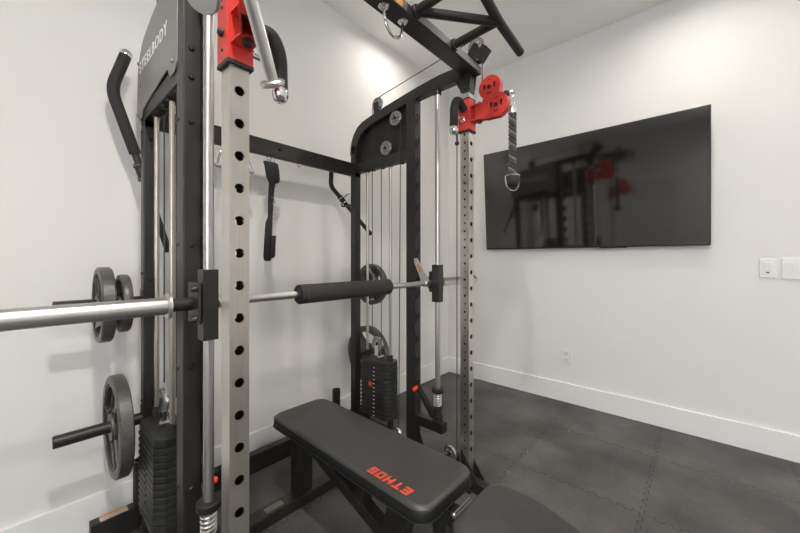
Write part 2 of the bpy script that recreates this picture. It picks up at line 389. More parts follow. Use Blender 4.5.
HZ0, HPITCH = 1.640, .0848
for sgn, u in ((1, UN), (-1, UF)):         # sgn: direction of the inside of the machine
    # stainless front post with real through holes, inner sheets coloured dark for the shade inside
    mb, lin = MB(), MB(); z0, z1 = .012, 2.085; upost = UPN if sgn > 0 else UPF
    big = [HZ0 + HPITCH * k for k in range(-17, 5)]
    for s2 in (-1, 1):
        hl = [circ((upost, z), .0128, 16) for z in big if z0 + .04 < z < z1 - .03]
        mb.plate([[(upost - HP, z0), (upost + HP, z0), (upost + HP, z1), (upost - HP, z1)]] + hl, .003, aty(YP + s2 * (HP - .0015)))
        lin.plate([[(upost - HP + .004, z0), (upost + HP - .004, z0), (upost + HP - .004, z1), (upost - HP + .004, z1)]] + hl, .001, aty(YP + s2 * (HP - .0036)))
        holes = []
        if s2 == sgn:
            z = .16
            while z < z1 - .04:
                holes.append(circ((YP, z), .0066, 10)); z += HPITCH / 2
        mb.plate([[(YP - HP + .003, z0), (YP + HP - .003, z0), (YP + HP - .003, z1), (YP - HP + .003, z1)]] + holes, .003, atx(upost + s2 * (HP - .0015)))
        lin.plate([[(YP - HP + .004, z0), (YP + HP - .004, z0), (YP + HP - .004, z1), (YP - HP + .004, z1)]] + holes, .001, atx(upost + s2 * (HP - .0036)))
    fp = mb.build('front_post', 'steel', rack)
    lin.build('post_inside_shade', 'shadesteel', fp)
    # dark uprights
    mb = MB().box((u - .0275, YU - .035, .05), (u + .0275, YU + .035, 2.15), .004)
    for z in (.445, .848, 1.248, 1.651, 1.799, 1.893, 2.058):
        bolt(mb, (u - .004, YU - .035, z), (0, -1, 0))
    for z in (.442, .836, 1.25, 1.665):
        for s2 in (-1, 1): bolt(mb, (u + s2 * .0275, YU + .012, z), (s2, 0, 0), .006, .005)
    mb.build('middle_upright', 'black', rack)
    mb = MB().box((u - .025, YB - .025, .02), (u + .025, YB + .025, 1.99), .004)
    for z in (.43, .56, .98, 1.11, 1.72, 1.84):
        bolt(mb, (u, YB - .025, z), (0, -1, 0), .007); bolt(mb, (u - sgn * .025, YB - .01, z + .03), (-sgn, 0, 0), .007)
    mb.build('rear_upright', 'black', rack)
    # toothed catch plate of the smith bar
    x0 = u + sgn * .0285
    pts = [(YU - .033, .40), (YU - .033, 2.12)]
    z = 2.08
    while z > .45:
        pts += [(YU - .040, z + .02), (YU - .040, z - .035), (YU - .046, z - .052), (YU - .060, z - .054), (YU - .069, z - .036), (YU - .074, z - .058), (YU - .068, z - .080), (YU - .055, z - .096), (YU - .041, z - .106)]
        z -= .1272
    MB().plate([pts], .006, atx(x0)).build('catch_plate', 'black', rack)
    # base
    mb = MB().box((u - .025, .80, .0), (u + .025, 1.93, .055), .004)
    for s2 in (-1, 1): mb.plate([[(YP + .02, .05), (YP + .02, .20), (YP - HP, .135), (YP - .085, .052), (YP - .085, .045)]], .006, atx(upost + s2 * .029))
    mb.plate([[(YU - .034, .05), (YU - .034, .22), (YU - .10, .056)]], .006, atx(u + sgn * .0)).box((u - .045, YP - .05, .0), (u + .045, YP + .05, .012), .002)
    mb.build('base_rail', 'black', rack)
    # arch: rear upright curving over to the front post
    outer = [(1.842, 1.93), (1.840, 1.975), (1.828, 2.022), (1.806, 2.066), (1.766, 2.110), (1.72, 2.132), (1.66, 2.146), (1.60, 2.158), (1.50, 2.174), (1.35, 2.195), (1.23, 2.211), (1.08, 2.224), (.935, 2.222)]
    inner = [(.935, 2.155), (1.08, 2.153), (1.20, 2.147), (1.32, 2.139), (1.42, 2.126), (1.55, 2.107), (1.63, 2.092), (1.69, 2.074), (1.735, 2.047), (1.762, 2.010), (1.776, 1.97), (1.780, 1.93)]
    mb = MB().plate([outer + inner], .050, atx(u), .003)
    for (yy, zz) in ((1.35, 2.166), (1.24, 2.182), (1.812, 1.95)):
        bolt(mb, (u + sgn * .025, yy, zz), (sgn, 0, 0)); bolt(mb, (u - sgn * .025, yy, zz), (-sgn, 0, 0))
    mb.build('arch_beam', 'black', rack)
    # upper cross member of the side frame, with the rods passing through
    mb = MB().box((u - .025, YU + .035, 1.797), (u + .025, YB - .025, 1.860), .003)
    for yy in (1.376, 1.476, 1.545, 1.629, 1.688): mb.lathe([(.010, 0), (.017, -.002), (.017, -.007), (.010, -.008)], (u, yy, 1.797), (0, 0, 1), 12)
    mb.build('cross_member', 'black', rack)
    # outside panel
    xo = u - sgn * .0285
    po = [(1.305, 2.208), (1.305, 1.862), (1.335, 1.838), (1.385, 1.838), (1.420, 1.877), (1.780, 1.838), (1.790, 1.812), (1.835, 1.805), (1.868, 1.835), (1.872, 1.93), (1.862, 2.03), (1.828, 2.088), (1.78, 2.128), (1.72, 2.147), (1.60, 2.172), (1.45, 2.192)]
    p = MB().plate([po], .004, atx(xo), .0012)
    for q in ((1.355, 1.882), (1.838, 2.055), (1.848, 1.835), (1.35, 2.15)): bolt(p, (xo - sgn * .002, *q), (-sgn, 0, 0))
    pn = p.build('side_panel', 'panel', rack)
    mt = Matrix.Translation((xo - sgn * .0026, 1.622, 2.026)) @ (Matrix(((0, 0, -1, 0), (-1, 0, 0, 0), (0, 1, 0, 0), (0, 0, 0, 1))) if sgn > 0 else Matrix(((0, 0, 1, 0), (1, 0, 0, 0), (0, 1, 0, 0), (0, 0, 0, 1))))
    text_mesh('STEELBODY', .066, mt, 'panel_lettering', 'white', pn, .0005, 1.22)
    # inner lining plate of the arch (dark, behind the pulleys)
    MB().plate([[(YU + .03, 1.855), (1.785, 1.855), (1.780, 1.99), (1.75, 2.05), (1.69, 2.09), (1.62, 2.11), (YU + .03, 2.155)]], .003, atx(u - sgn * .020)).build('back_plate', 'dark', rack)
    # pulleys
    def wheel(y, z, r, x, name='pulley', ax='X', m='chrome'):
        h = [circ((y + r * .55 * cos(a), z + r * .55 * sin(a)), r * .16, 10) for a in (i * pi / 3 for i in range(6))]
        t = MB().plate([circ((y, z), r, 28)] + h + [circ((y, z), r * .15, 10)], .010, atx(x), .002)
        t.torus((x, y, z), (1, 0, 0), r, .0035, 28, 8).torus((x - .006, y, z), (1, 0, 0), r * .99, .002, 28, 6).torus((x + .006, y, z), (1, 0, 0), r * .99, .002, 28, 6)
        wo = t.build(name, 'lowwheel' if name == 'low_pulley' else 'wheel', rack)
        MB().torus((x, y, z), (1, 0, 0), r, .0042, 28, 8).torus((x - sgn * .0035 * -1, y, z), (1, 0, 0), r * 1.0, .003, 28, 6).build('pulley_rim', 'chrome', wo)
        MB().cyl((x - .014, y, z), (x + .014, y, z), r * .22, 12, bev=.002).build('pulley_bolt', 'dark', wo)
        return wo
    wheel(1.592, 2.222, .043, u)
    wheel(1.405, 2.071, .043, u + sgn * .028)
    wheel(1.486, 1.904, .042, u + sgn * .028)
    MB().box((u - .018, 1.572, 2.145), (u - .013, 1.612, 2.232), .001).build('pulley_bracket', 'black', rack)
    MB().box((u + .013, 1.572, 2.145), (u + .018, 1.612, 2.232), .001).build('pulley_bracket', 'black', rack)
    MB().cyl((u - sgn * .02, 1.405, 2.071), (u + sgn * .028, 1.405, 2.071), .006).build('pulley_axle', 'dark', rack)
    MB().cyl((u - sgn * .02, 1.486, 1.904), (u + sgn * .028, 1.486, 1.904), .006).build('pulley_axle', 'dark', rack)
    # smith guide rod
    MB().cyl((u, YROD, .292), (u, YROD, 2.155), .0145, 20).build('guide_rod', 'steelrod', rack)
    MB().cyl((u, YROD, 2.128), (u, YROD, 2.156), .022, 20, bev=.003).build('rod_socket', 'black', rack)
    # stack guide rods, cables
    for yy in (1.476, 1.688): MB().cyl((u, yy, .10), (u, yy, 1.800), .0095, 14).build('stack_rod', 'brass', rack)
    MB().cyl((u + sgn * .028, 1.529, .66), (u + sgn * .028, 1.529, 1.90), .0027, 8).build('cable', 'cable', rack)
    MB().cyl((u + sgn * .012, 1.629, .70), (u + sgn * .012, 1.629, 2.20), .0027, 8).build('cable', 'cable', rack)
    MB().cyl((u + sgn * .028, 1.379, .15), (u + sgn * .028, 1.363, 2.06), .0027, 8).build('cable', 'cable', rack)
    MB().cyl((u + sgn * .028, 1.446, 2.06), (u + sgn * .028, 1.522, 1.925), .0022, 8).build('cable', 'cable', rack)
    MB().cyl((u, 1.580, 2.266), (u, .872, 2.346), .0027, 8).build('cable', 'cable', rack)
    # weight stack
    ST = bpy.data.objects.new('weight_stack', None); COL.objects.link(ST); ST.parent = rack; ST.matrix_parent_inverse = rack.matrix_basis.inverted()
    hw, y0, y1, ch = .060, 1.440, 1.712, .030
    def plate_loop(e=0):
        return [(u - hw - e, y0 + ch), (u - hw + ch, y0 - e), (u + hw - ch, y0 - e), (u + hw + e, y0 + ch), (u + hw + e, y1 - ch), (u + hw - ch, y1 + e), (u - hw + ch, y1 + e), (u - hw - e, y1 - ch)]
    nP, pit, zb = 13, .0256, .185
    proto = None
    for k in range(nP):
        if proto is None:
            mb = MB().plate([plate_loop(), circ((u, 1.476), .011, 12), circ((u, 1.688), .011, 12)], pit - .0018, atz(zb + pit / 2), .0040)
            for s2 in (-1, 1):
                mb.torus((u + s2 * (hw + .0005), 1.58, zb + pit / 2), (1, 0, 0), .0055, .0016, 12, 6)
                mb.box((u + s2 * hw - .0006, 1.47, zb + .006), (u + s2 * hw + .0006, 1.545, zb + pit - .008)).box((u + s2 * hw - .0006, 1.615, zb + .006), (u + s2 * hw + .0006, 1.69, zb + pit - .008))
            proto = mb.build('weight_plate', 'stack', ST); base_mw = proto.matrix_local.copy()
        else:
            c = proto.copy(); COL.objects.link(c); c.location.z = proto.location.z + pit * k
        zt = zb + pit * (k + 1)
        lab = MB().box((u + sgn * (hw + .0006) - .0006, 1.556, zb + pit * k + .011), (u + sgn * (hw + .0006) + .0006, 1.573, zb + pit * k + .015)).build('number_mark', 'white', ST) if k < nP else None
    top = MB().plate([plate_loop(-.002), circ((u, 1.476), .0105, 12), circ((u, 1.688), .0105, 12)], .030, atz(zt + .016), .003)
    top.build('top_plate', 'stack', ST)
    for yy in (1.476, 1.688): MB().lathe([(.0098, 0), (.017, 0), (.017, .038), (.0125, .041), (.0098, .041)], (u, yy, zt + .031), (0, 0, 1), 16).build('bushing', 'dark', ST)
    MB().box((u - .012, 1.575, zt + .031), (u - .008, 1.607, zt + .12)).box((u + .008, 1.575, zt + .031), (u + .012, 1.607, zt + .12)).cyl((u - .022, 1.560, zt + .045), (u + .022, 1.560, zt + .045), .010, 12).build('lift_bracket', 'chrome', ST)
    pw = wheel(1.590, zt + .125, .046, u, 'lift_pulley'); pw.parent = ST
    MB().cyl((u + sgn * hw, 1.58, zt - 4.5 * pit), (u + sgn * (hw + .02), 1.58, zt - 4.5 * pit), .005, 10).box((u + sgn * (hw + .016) - .005, 1.567, zt - 4.5 * pit - .013), (u + sgn * (hw + .016) + .005, 1.593, zt - 4.5 * pit + .013), .003).build('selector_pin', 'redk', ST)
    MB().tube(smooth_path([(u + sgn * (hw + .014), 1.58, zt - 4.1 * pit), (u + sgn * (hw + .012), 1.575, zt - .05), (u + sgn * .055, 1.565, zt + .01), (u + sgn * .03, 1.56, zt + .034)], .03), .0032, 8).build('pin_lanyard', 'cable', ST)
    MB().box((u - .05, 1.43, .055), (u + .05, 1.73, .10), .004).cyl((u, 1.476, .1), (u, 1.476, .18), .02, 16).cyl((u, 1.688, .1), (u, 1.688, .18), .02, 16).build('stack_seat', 'dark', ST)
    # smith safety stop: arm, bushing, spring, collar, lever
    arm = MB().box((u - .026, 1.062, .232), (u + .026, YU - .03, .288), .003).build('safety_arm', 'black', rack)
    MB().lathe([(0, 0), (.030, 0), (.030, .006), (.021, .008), (.021, .022), (.031, .024), (.031, .030), (.023, .032), (.023, .075), (.032, .077), (.032, .083), (0, .083)], (u, YROD, .288), (0, 0, 1), 20).build('spring_base', 'dark', arm)
    hp = [V((u + .0205 * cos(t), YROD + .0205 * sin(t), .370 + .080 * t / (2 * pi * 6))) for t in (2 * pi * i / 14 for i in range(14 * 6 + 1))]
    MB().tube(hp, .0032, 6).build('spring', 'springsteel', arm)
    MB().lathe([(.0150, 0), (.031, 0), (.034, .004), (.034, .022), (.030, .026), (.0150, .026)], (u, YROD, .448), (0, 0, 1), 24).build('collar', 'dark', arm)
    lv = MB().beam((u + sgn * .030, YROD + .015, .318), (u + sgn * .034, YU - .055, .458), .008, .030, .002).beam((u + sgn * .014, YROD + .015, .318), (u + sgn * .018, YU - .055, .458), .006, .030, .002).cyl((u + sgn * .012, YROD + .013, .325), (u + sgn * .036, YROD + .013, .325), .012, 12).build('release_lever', 'black', arm)
    MB().cyl((u + sgn * .030, YU - .055, .456), (u + sgn * .068, YU - .055, .450), .011, 14, bev=.003).build('lever_grip', 'redk', lv)
    # low pulley at the front
    wheel(.985, .178, .040, u + sgn * .066, 'low_pulley')
    MB().box((u + sgn * .020, .955, .155), (u + sgn * .066, .995, .175), .003).plate([[(.93, .04), (1.03, .04), (.995, .18), (.955, .18)]], .005, atx(u + sgn * .028)).build('pulley_bracket', 'black', rack)
    if sgn < 0: MB().cyl((u + sgn * .066, .9405, .172), (u + sgn * .066, .9405, 1.80), .0027, 8).sphere((u + sgn * .066, .9405, 1.80), .012).cyl((u + sgn * .066, .9405, 1.81), (u + sgn * .066, .9405, 1.85), .005, 8).build('cable', 'cable', rack)
    wheel(1.385, .135, .036, u + sgn * .040, 'low_pulley')
    MB().box((u + sgn * .015, 1.375, .045), (u + sgn * .030, 1.395, .15), .002).build('pulley_bracket', 'black', rack)
    # plate pegs
    for z in (1.018, .513):
        MB().cyl((u - sgn * .02, YB, z), (u - sgn * .297, YB, z), .0235, 24, bev=.002).box((u - sgn * .0255 - .002, YB - .024, z - .05), (u - sgn * .0255 + .002, YB + .024, z + .05), .001).build('plate_peg', 'black', rack)
    # bar storage tube
    xt = .366 if sgn > 0 else 1.467
    MB().lathe([(.020, .295), (.028, .295), (.028, .06), (0, .06)], (xt, 1.895, 0), (0, 0, 1), 20).lathe([(.020, .295), (.020, .10), (0, .10)], (xt, 1.895, 0), (0, 0, 1), 20).build('storage_tube', 'black', rack)
    # top pulley on the front post
    wheel(.866, 2.300, .043, u, 'top_pulley')
    for s2 in (-1, 1):
        MB().plate([[(.945, 2.212), (.845, 2.212), (.838, 2.265), (.850, 2.300), (.866, 2.316), (.884, 2.306), (.915, 2.262)]], .005, atx(u + s2 * .013)).build('pulley_bracket', 'black', rack)
        MB().plate([[(upost - .020, .015), (upost + .024, .015), (upost + .030, .06), (upost + .045, .112), (upost - .045, .112), (upost - .028, .06)]], .004, Matrix.Translation((0, YP + s2 * (HP + .002), 2.06)) @ Matrix(((1, 0, 0, 0), (0, 0, -1, 0), (0, 1, 0, 0), (0, 0, 0, 1)))).build('corner_gusset', 'black', rack)
        mb = MB().plate([[(YP - .024, 2.074), (YP + .012, 2.074), (YP + .040, 2.12), (YP + .062, 2.172), (YP - .040, 2.172), (YP - .034, 2.12)]], .004, atx(upost + s2 * (HP + .002)))
        bolt(mb, (upost + s2 * (HP + .004), YP - .004, 2.096), (s2, 0, 0), .010, .008); bolt(mb, (upost + s2 * (HP + .004), YP - .0, 2.14), (s2, 0, 0), .007, .005)
        mb.build('corner_gusset', 'black', rack)
    MB().beam((u + .002, .853, 2.222), (u + .002, .806, 2.274), .056, .034, .002).build('bumper_block', 'black', rack)
    # bar hook at the rear of the upright
    zc = 1.620 if sgn > 0 else 1.600
    xa = (.362 if sgn > 0 else 1.545)
    MB().cyl((xa, YB + .02, zc - .02), (xa, 1.905, zc - .02), .007, 10).tube(smooth_path([(xa, 1.905, zc - .02), (xa, 1.93, zc - .02), (xa, 1.93, zc + .02)], .01), .006, 8).build('bar_hook', 'black', rack)

# cross beams
mb = MB().box((UN - .025, YB - .025, 1.772), (UF + .025, YB + .0, 1.862), .003)
for x in (.62, .985, 1.19): bolt(mb, (x, YB - .025, 1.825), (0, -1, 0), .010, .01)
mb.build('rear_cross_beam', 'black', rack)
mb = MB().box((.195, 1.868, 0), (1.755, 1.918, .103), .004)
for x in (.7, .98, 1.25): mb.lathe([(.012, 0), (.012, .004), (0, .006)], (x, 1.893, .103), (0, 0, 1), 12)
rb = mb.build('rear_base_beam', 'black', rack)
MB().box((.225, 1.872, .103), (.318, 1.914, .1036)).build('warning_sticker', 'sticker', rb)
MB().box((.225, 1.9, .1036), (.318, 1.914, .1040)).build('sticker_stripe', 'orange', rb)
for x in (.70, .925, 1.116):
    MB().torus((x, 1.797, 1.766), (0, 1, 0), .013, .0028, 16, 6).build('hook_ring', 'chrome', rack)
ZB = 2.170
fb = MB().box((UN - .05, .860, ZB), (UF + .045, .945, ZB + .042), .004).build('front_cross_beam', 'black', rack)
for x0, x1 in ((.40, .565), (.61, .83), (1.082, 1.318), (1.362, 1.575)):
    MB().box((x0, .8565, ZB + .003), (x1, .8605, ZB + .040), .001).build('lit_mounting_plate', 'litface', fb)  # front face brightness carried by the plates' paler colour
st_ = MB().box((.90, .8592, ZB + .003), (1.012, .8605, ZB + .040)).build('instruction_sticker', 'greysticker', fb)
MB().box((.945, .8588, ZB + .006), (.985, .8594, ZB + .037)).build('sticker_print', 'orange', st_)
for x0, x1 in ((.923, 1.035),)[:1]:
    h = MB().lathe([(0, -.010), (.017, -.010), (.021, -.006), (.021, 0)], (x0, .902, ZB), (0, 0, 1), 20).lathe([(0, -.010), (.017, -.010), (.021, -.006), (.021, 0)], (x1, .902, ZB), (0, 0, 1), 20)
    h.tube(smooth_path([(x0, .902, ZB - .008), (x0 + .012, .902, ZB - .075), ((x0 + x1) / 2, .902, ZB - .098), (x1 - .012, .902, ZB - .075), (x1, .902, ZB - .008)], .04, 8), .0058, 12).build('suspension_hook', 'chrome', rack)
# pull-up bar
pb = bpy.data.objects.new('pull_up_bar', None); COL.objects.link(pb); pb.parent = rack; pb.matrix_parent_inverse = rack.matrix_basis.inverted()
zt = 2.200
for s in (1, -1):
    A = V((CX + s * .090, .868, zt)); B = V((CX + s * .372, .868, zt)); J = V((CX + s * .360, .640, zt)); A2 = V((CX + s * .095, .600, zt + .02))
    MB().tube([A, A2], .0185, 16).build('strut', 'black', pb)
    MB().tube([A + V((0, -.015, 0)), J], .0185, 16).build('strut', 'black', pb)
    MB().tube([B, J], .0185, 16).build('strut', 'black', pb)
    for q in (A, B): MB().cyl(q + V((0, .004, 0)), q + V((0, -.022, 0)), .0265, 20, bev=.003).build('socket', 'black', pb)
MB().tube(smooth_path([(CX - .645, .655, zt + .008), (CX - .36, .636, zt + .006), (CX - .12, .612, zt + .025), (CX + .12, .612, zt + .025), (CX + .36, .636, zt + .006), (CX + .645, .655, zt + .008)], .04, 6), .0195, 16).build('grip_bar', 'foam', pb)

# ---------------------------------------------------------------- pulley carriages (slide on the front posts)
def carriage(u, z0, sgn, label, swing):
    t = thing('pulley_carriage', (u, YP, z0), label, 'pulley carriage', 'red sliding pulley carriages')
    s = HP + .0025; o = HP + .0075; H = .170
    mb = MB()
    mb.box((u - o, YP - o, z0 + .010), (u + o, YP - s, z0 + H), .001).box((u - o, YP + s, z0 + .010), (u + o, YP + o, z0 + H), .001)
    mb.box((u - o, YP - s, z0 + .010), (u - s, YP + s, z0 + H), .001).box((u + s, YP - s, z0 + .010), (u + o, YP + s, z0 + H), .001)
    yf = YP - o
    for zz in (z0 + .052, z0 + .128):                       # ears of the swivel
        mb.plate([[(u - .026, yf), (u + .026, yf), (u + .026, yf - .030)] + [(u + .026 * cos(a), yf - .040 - .026 * sin(a)) for a in (pi * i / 8 for i in range(1, 8))] + [(u - .026, yf - .030)]], .006, atz(zz), .001)
    mb.plate([[(yf + .001, z0 + .045), (yf + .001, z0 + .135), (yf - .014, z0 + .128), (yf - .014, z0 + .055)]], .004, atx(u + .024))
    sl = mb.build('sleeve', 'red', t)
    MB().plate([[(u - o - .001, YP - o - .001), (u + o + .001, YP - o - .001), (u + o + .001, YP + o + .001), (u - o - .001, YP + o + .001)], [(u - s, YP - s), (u - s, YP + s), (u + s, YP + s), (u + s, YP - s)]], .011, atz(z0 + .0055), .001).build('bottom_trim', 'dark', t)
    MB().plate([[(u - o, YP - o), (u + o, YP - o), (u + o, YP + o), (u - o, YP + o)], [(u - s, YP - s), (u - s, YP + s), (u + s, YP + s), (u + s, YP - s)]], .006, atz(z0 + H + .003)).build('top_trim', 'dark', t)
    pv = V((u, yf - .040, z0 + .09))
    MB().cyl(pv + V((0, 0, -.052)), pv + V((0, 0, .052)), .008, 14).lathe([(0, -.016), (.011, -.014), (.014, -.004), (.014, 0)], pv + V((0, 0, -.040)), (0, 0, 1), 8).lathe([(.014, 0), (.014, .006), (.010, .012), (0, .013)], pv + V((0, 0, .041)), (0, 0, 1), 8).build('pivot_bolt', 'dark', t)
    # swivelling housing, local plane: a = away from the post, z up
    R = Matrix.Translation((pv.x, pv.y, z0)) @ Matrix.Rotation(swing, 4, 'Z')
    def loc(x, a, z): return R @ V((x, -a, z))
    FR = R @ Matrix(((0, 0, 1, 0), (-1, 0, 0, 0), (0, 1, 0, 0), (0, 0, 0, 1)))
    c1, c2, r1, r2 = (.098, .098), (.062, .198), .062, .058
    out = [(-.020, .060), (.045, .042)]
    out += [(c1[0] + r1 * cos(a), c1[1] + r1 * sin(a)) for a in (rad(x) for x in range(-75, 76, 10))]
    out += [(c2[0] + r2 * cos(a), c2[1] + r2 * sin(a)) for a in (rad(x) for x in range(-20, 226, 12))]
    out += [(.030, .150), (.018, .124), (-.020, .120)]
    for sx in (-1, 1):
        hl = []
        for c in (c1, c2):
            hl += [slot((c[0] - .027, c[1] + .006), .012, .028), slot((c[0] + .027, c[1] + .006), .012, .028), circ(c, .004, 8)]
        hs = MB().plate([out] + hl, .005, FR @ Matrix.Translation((0, 0, sx * .014)), .001).build('housing', 'red', t)
        for c in (c1, c2):
            MB().lathe([(.010, 0), (.010, .004), (.006, .008), (0, .009)], loc(sx * .0165, c[0], c[1]), R.to_3x3() @ V((sx, 0, 0)), 12).build('housing_bolt', 'dark', hs)
            MB().plate([slot((c[0], c[1] - .030), .026, .006)], .001, FR @ Matrix.Translation((0, 0, sx * .0168))).build('printed_mark', 'dark', hs)
            MB().plate([slot((c[0], c[1] + .036), .024, .004)], .001, FR @ Matrix.Translation((0, 0, sx * .0168))).build('printed_mark', 'dark', hs)
    rim = out[2:-3]
    mb = MB(); mb.loft([[FR @ V((p[0], p[1], -.013)) for p in rim], [FR @ V((p[0], p[1], .013)) for p in rim], [FR @ V((c1[0] + (p[0] - c1[0]) * .95, c1[1] + (p[1] - c1[1]) * .96, .013)) for p in rim], [FR @ V((c1[0] + (p[0] - c1[0]) * .95, c1[1] + (p[1] - c1[1]) * .96, -.013)) for p in rim]], False)
    mb.build('housing_rim', 'red', t)
    for c in (c1, c2):
        MB().plate([circ(c, .048, 28), slot((c[0] - .027, c[1] + .006), .014, .032), slot((c[0] + .027, c[1] + .006), .014, .032)], .016, FR, .002).build('pulley', 'dark', t)
    MB().cyl(loc(-.013, 0, .068), loc(-.013, 0, .112), .001, 6).cyl(loc(0, 0, .058), loc(0, 0, .122), .014, 14).build('swivel_tube', 'red', t)
    # loop handle with foam grip and chrome cap, on the inner side
    hx = u + sgn * o
    MB().tube(smooth_path([(hx, YP, z0 + .118), (hx + sgn * .066, YP, z0 + .150), (hx + sgn * .094, YP, z0 + .100), (hx + sgn * .096, YP, z0 - .004)], .06, 8), .0215, 16).build('handle', 'foam', t)
    MB().lathe([(0, -.036), (.010, -.036), (.019, -.029), (.0235, -.016), (.0235, -.004), (.0215, .002), (0, .002)], (hx + sgn * .096, YP, z0 - .004), (0, 0, 1), 20).build('handle_cap', 'chrome', t)
    MB().cyl((hx - sgn * .002, YP, z0 + .062), (hx + sgn * .045, YP, z0 + .062), .0075, 14).cyl((hx, YP, z0 + .062), (hx + sgn * .012, YP, z0 + .062), .014, 14).build('pop_pin', 'chrome', t)
    for zz, rr, hh in ((.040, .004, .003), (.15, .004, .003), (.085, .011, .012)):
        bolt_mb = MB(); bolt(bolt_mb, (u - sgn * o, YP, z0 + zz), (-sgn, 0, 0), rr, hh); bolt_mb.build('bolt', 'dark', t)
    # cable end: from the top of the lower pulley forward
    e = loc(0, c1[0] + r1 - .016, c1[1] + .044)
    MB().tube([loc(0, c1[0] + .02, c1[1] + .045), e, e + R.to_3x3() @ V((0, -.034, -.004))], .003, 8).sphere(e, .0165).build('cable_stop', 'dark', t)
    MB().cyl(loc(0, c2[0] + .0 - .047, c2[1]), V((loc(0, c2[0] - .047, c2[1]).x, loc(0, c2[0] - .047, c2[1]).y, 2.29)), .0027, 8).build('cable', 'cable', t)
    return t, e, R
far_c, e_far, _ = carriage(UPF, 1.868, -1, 'red pulley carriage on the far stainless post, holding the black rope', 0)
near_c, e_near, _ = carriage(UPN, 1.702, 1, 'red pulley carriage on the near stainless post with double pulley above chrome bar', rad(-25))

# ---------------------------------------------------------------- rope attachment
def carabiner(mb, top, L=.055, w=.011, r=.003, ax=(1, 0, 0)):
    m = axis_mat(V(top) - V((0, 0, L / 2)), ax)
    pts = []
    ins = V(ax).normalized()
    side = ins.cross(V((0, 0, 1))).normalized()
    for k in range(24):
        a = 2 * pi * k / 24; pts.append(V(top) - V((0, 0, L / 2)) + side * (w * cos(a)) + V((0, 0, L / 2 * sin(a) * (1 if abs(sin(a)) < .99 else 1))))
    return mb.tube(pts, r, 8, True)
p = e_far + V((0, -.032, -.006))
ro = thing('rope_attachment', p, 'black twisted rope handle hanging from the far red pulley', 'rope handle')
mb = MB().torus(p + V((0, 0, -.004)), (1, .4, 0), .012, .003, 20, 8)
carabiner(mb, p + V((0, 0, -.012)), .062, .009, .0028, (1, .3, 0)); carabiner(mb, p + V((0, 0, -.066)), .05, .014, .0035, (.6, -.8, 0))
mb.build('carabiner', 'chrome', ro)
z0r, z1r = p.z - .100, p.z - .405
for k in range(3):
    pts = []
    for i in range(91):
        tt_ = i / 90; a = 2 * pi * (tt_ * 5.0 + k / 3); rr = .0118
        pts.append(V((p.x + rr * cos(a), p.y + rr * sin(a), z0r + (z1r - z0r) * tt_)))
    MB().tube(pts, .0080, 10).build('rope_strand', 'rope' if k else 'ropehighlight', ro)  # one strand paler, as a painted highlight
MB().lathe([(0, 0), (.014, .0), (.017, -.01), (.0195, -.03), (.0195, -.035), (0, -.035)], (p.x, p.y, z0r + .035), (0, 0, 1), 16).build('ferrule', 'satin', ro)
MB().lathe([(.0, .0), (.030, .0), (.034, -.010), (.034, -.028), (.030, -.044), (.020, -.056), (0, -.060)], (p.x, p.y, z1r + .005), (0, 0, 1), 24).build('rope_end', 'dark', ro)
MB().torus((p.x, p.y, z1r + .004), (0, 0, 1), .032, .003, 24, 6).tube([V((p.x, p.y, z1r)) + V((cos(rad(42)) * 0, 0, 0)) + V((.035 * (abs(cos(a)) ** .6) * (1 if cos(a) > 0 else -1), -.020 * cos(a), -.066 * sin(a) ** .8)) for a in (pi * i / 16 for i in range(17))], .0028, 8).build('end_loop', 'satin', ro)

# ---------------------------------------------------------------- chrome V bar on the near pulley
E1, E2 = V((.388, .736, 1.606)), V((.198, .605, 1.630))
AP = V((.290, .668, 1.765))
vb = thing('chrome_v_bar', AP, 'chrome angled pull-down bar hanging from the near red pulley', 'cable bar')
for Eq in (E1, E2):
    dd = (Eq - AP).normalized()
    MB().cyl(AP, Eq, .0138, 20).build('grip', 'satin', vb)
    MB().lathe([(0, .0062), (.0255, .0062), (.0255, .0075), (0, .0078)], Eq, dd, 28).build('end_disc', 'greyplastic', vb)
    MB().lathe([(0, -.006), (.024, -.006), (.0275, -.003), (.0275, .003), (.024, .006), (0, .006)], Eq, dd, 28).build('end_flange', 'satin', vb)
mb = MB().sphere(AP, .019); mb.cyl(AP, AP + V((0, 0, .035)), .008, 12).torus(AP + V((0, 0, .045)), (1, 0, 0), .014, .004, 20, 8)
mb.build('swivel_eye', 'chrome', vb)
mb = MB(); top = e_near + V((0, 0, -.008)); carabiner(mb, AP + V((0, 0, .105)), .06, .011, .003, (0, 1, 0))
mb.tube([AP + V((0, 0, .10)), top], .003, 8).build('carabiner', 'chrome', vb)

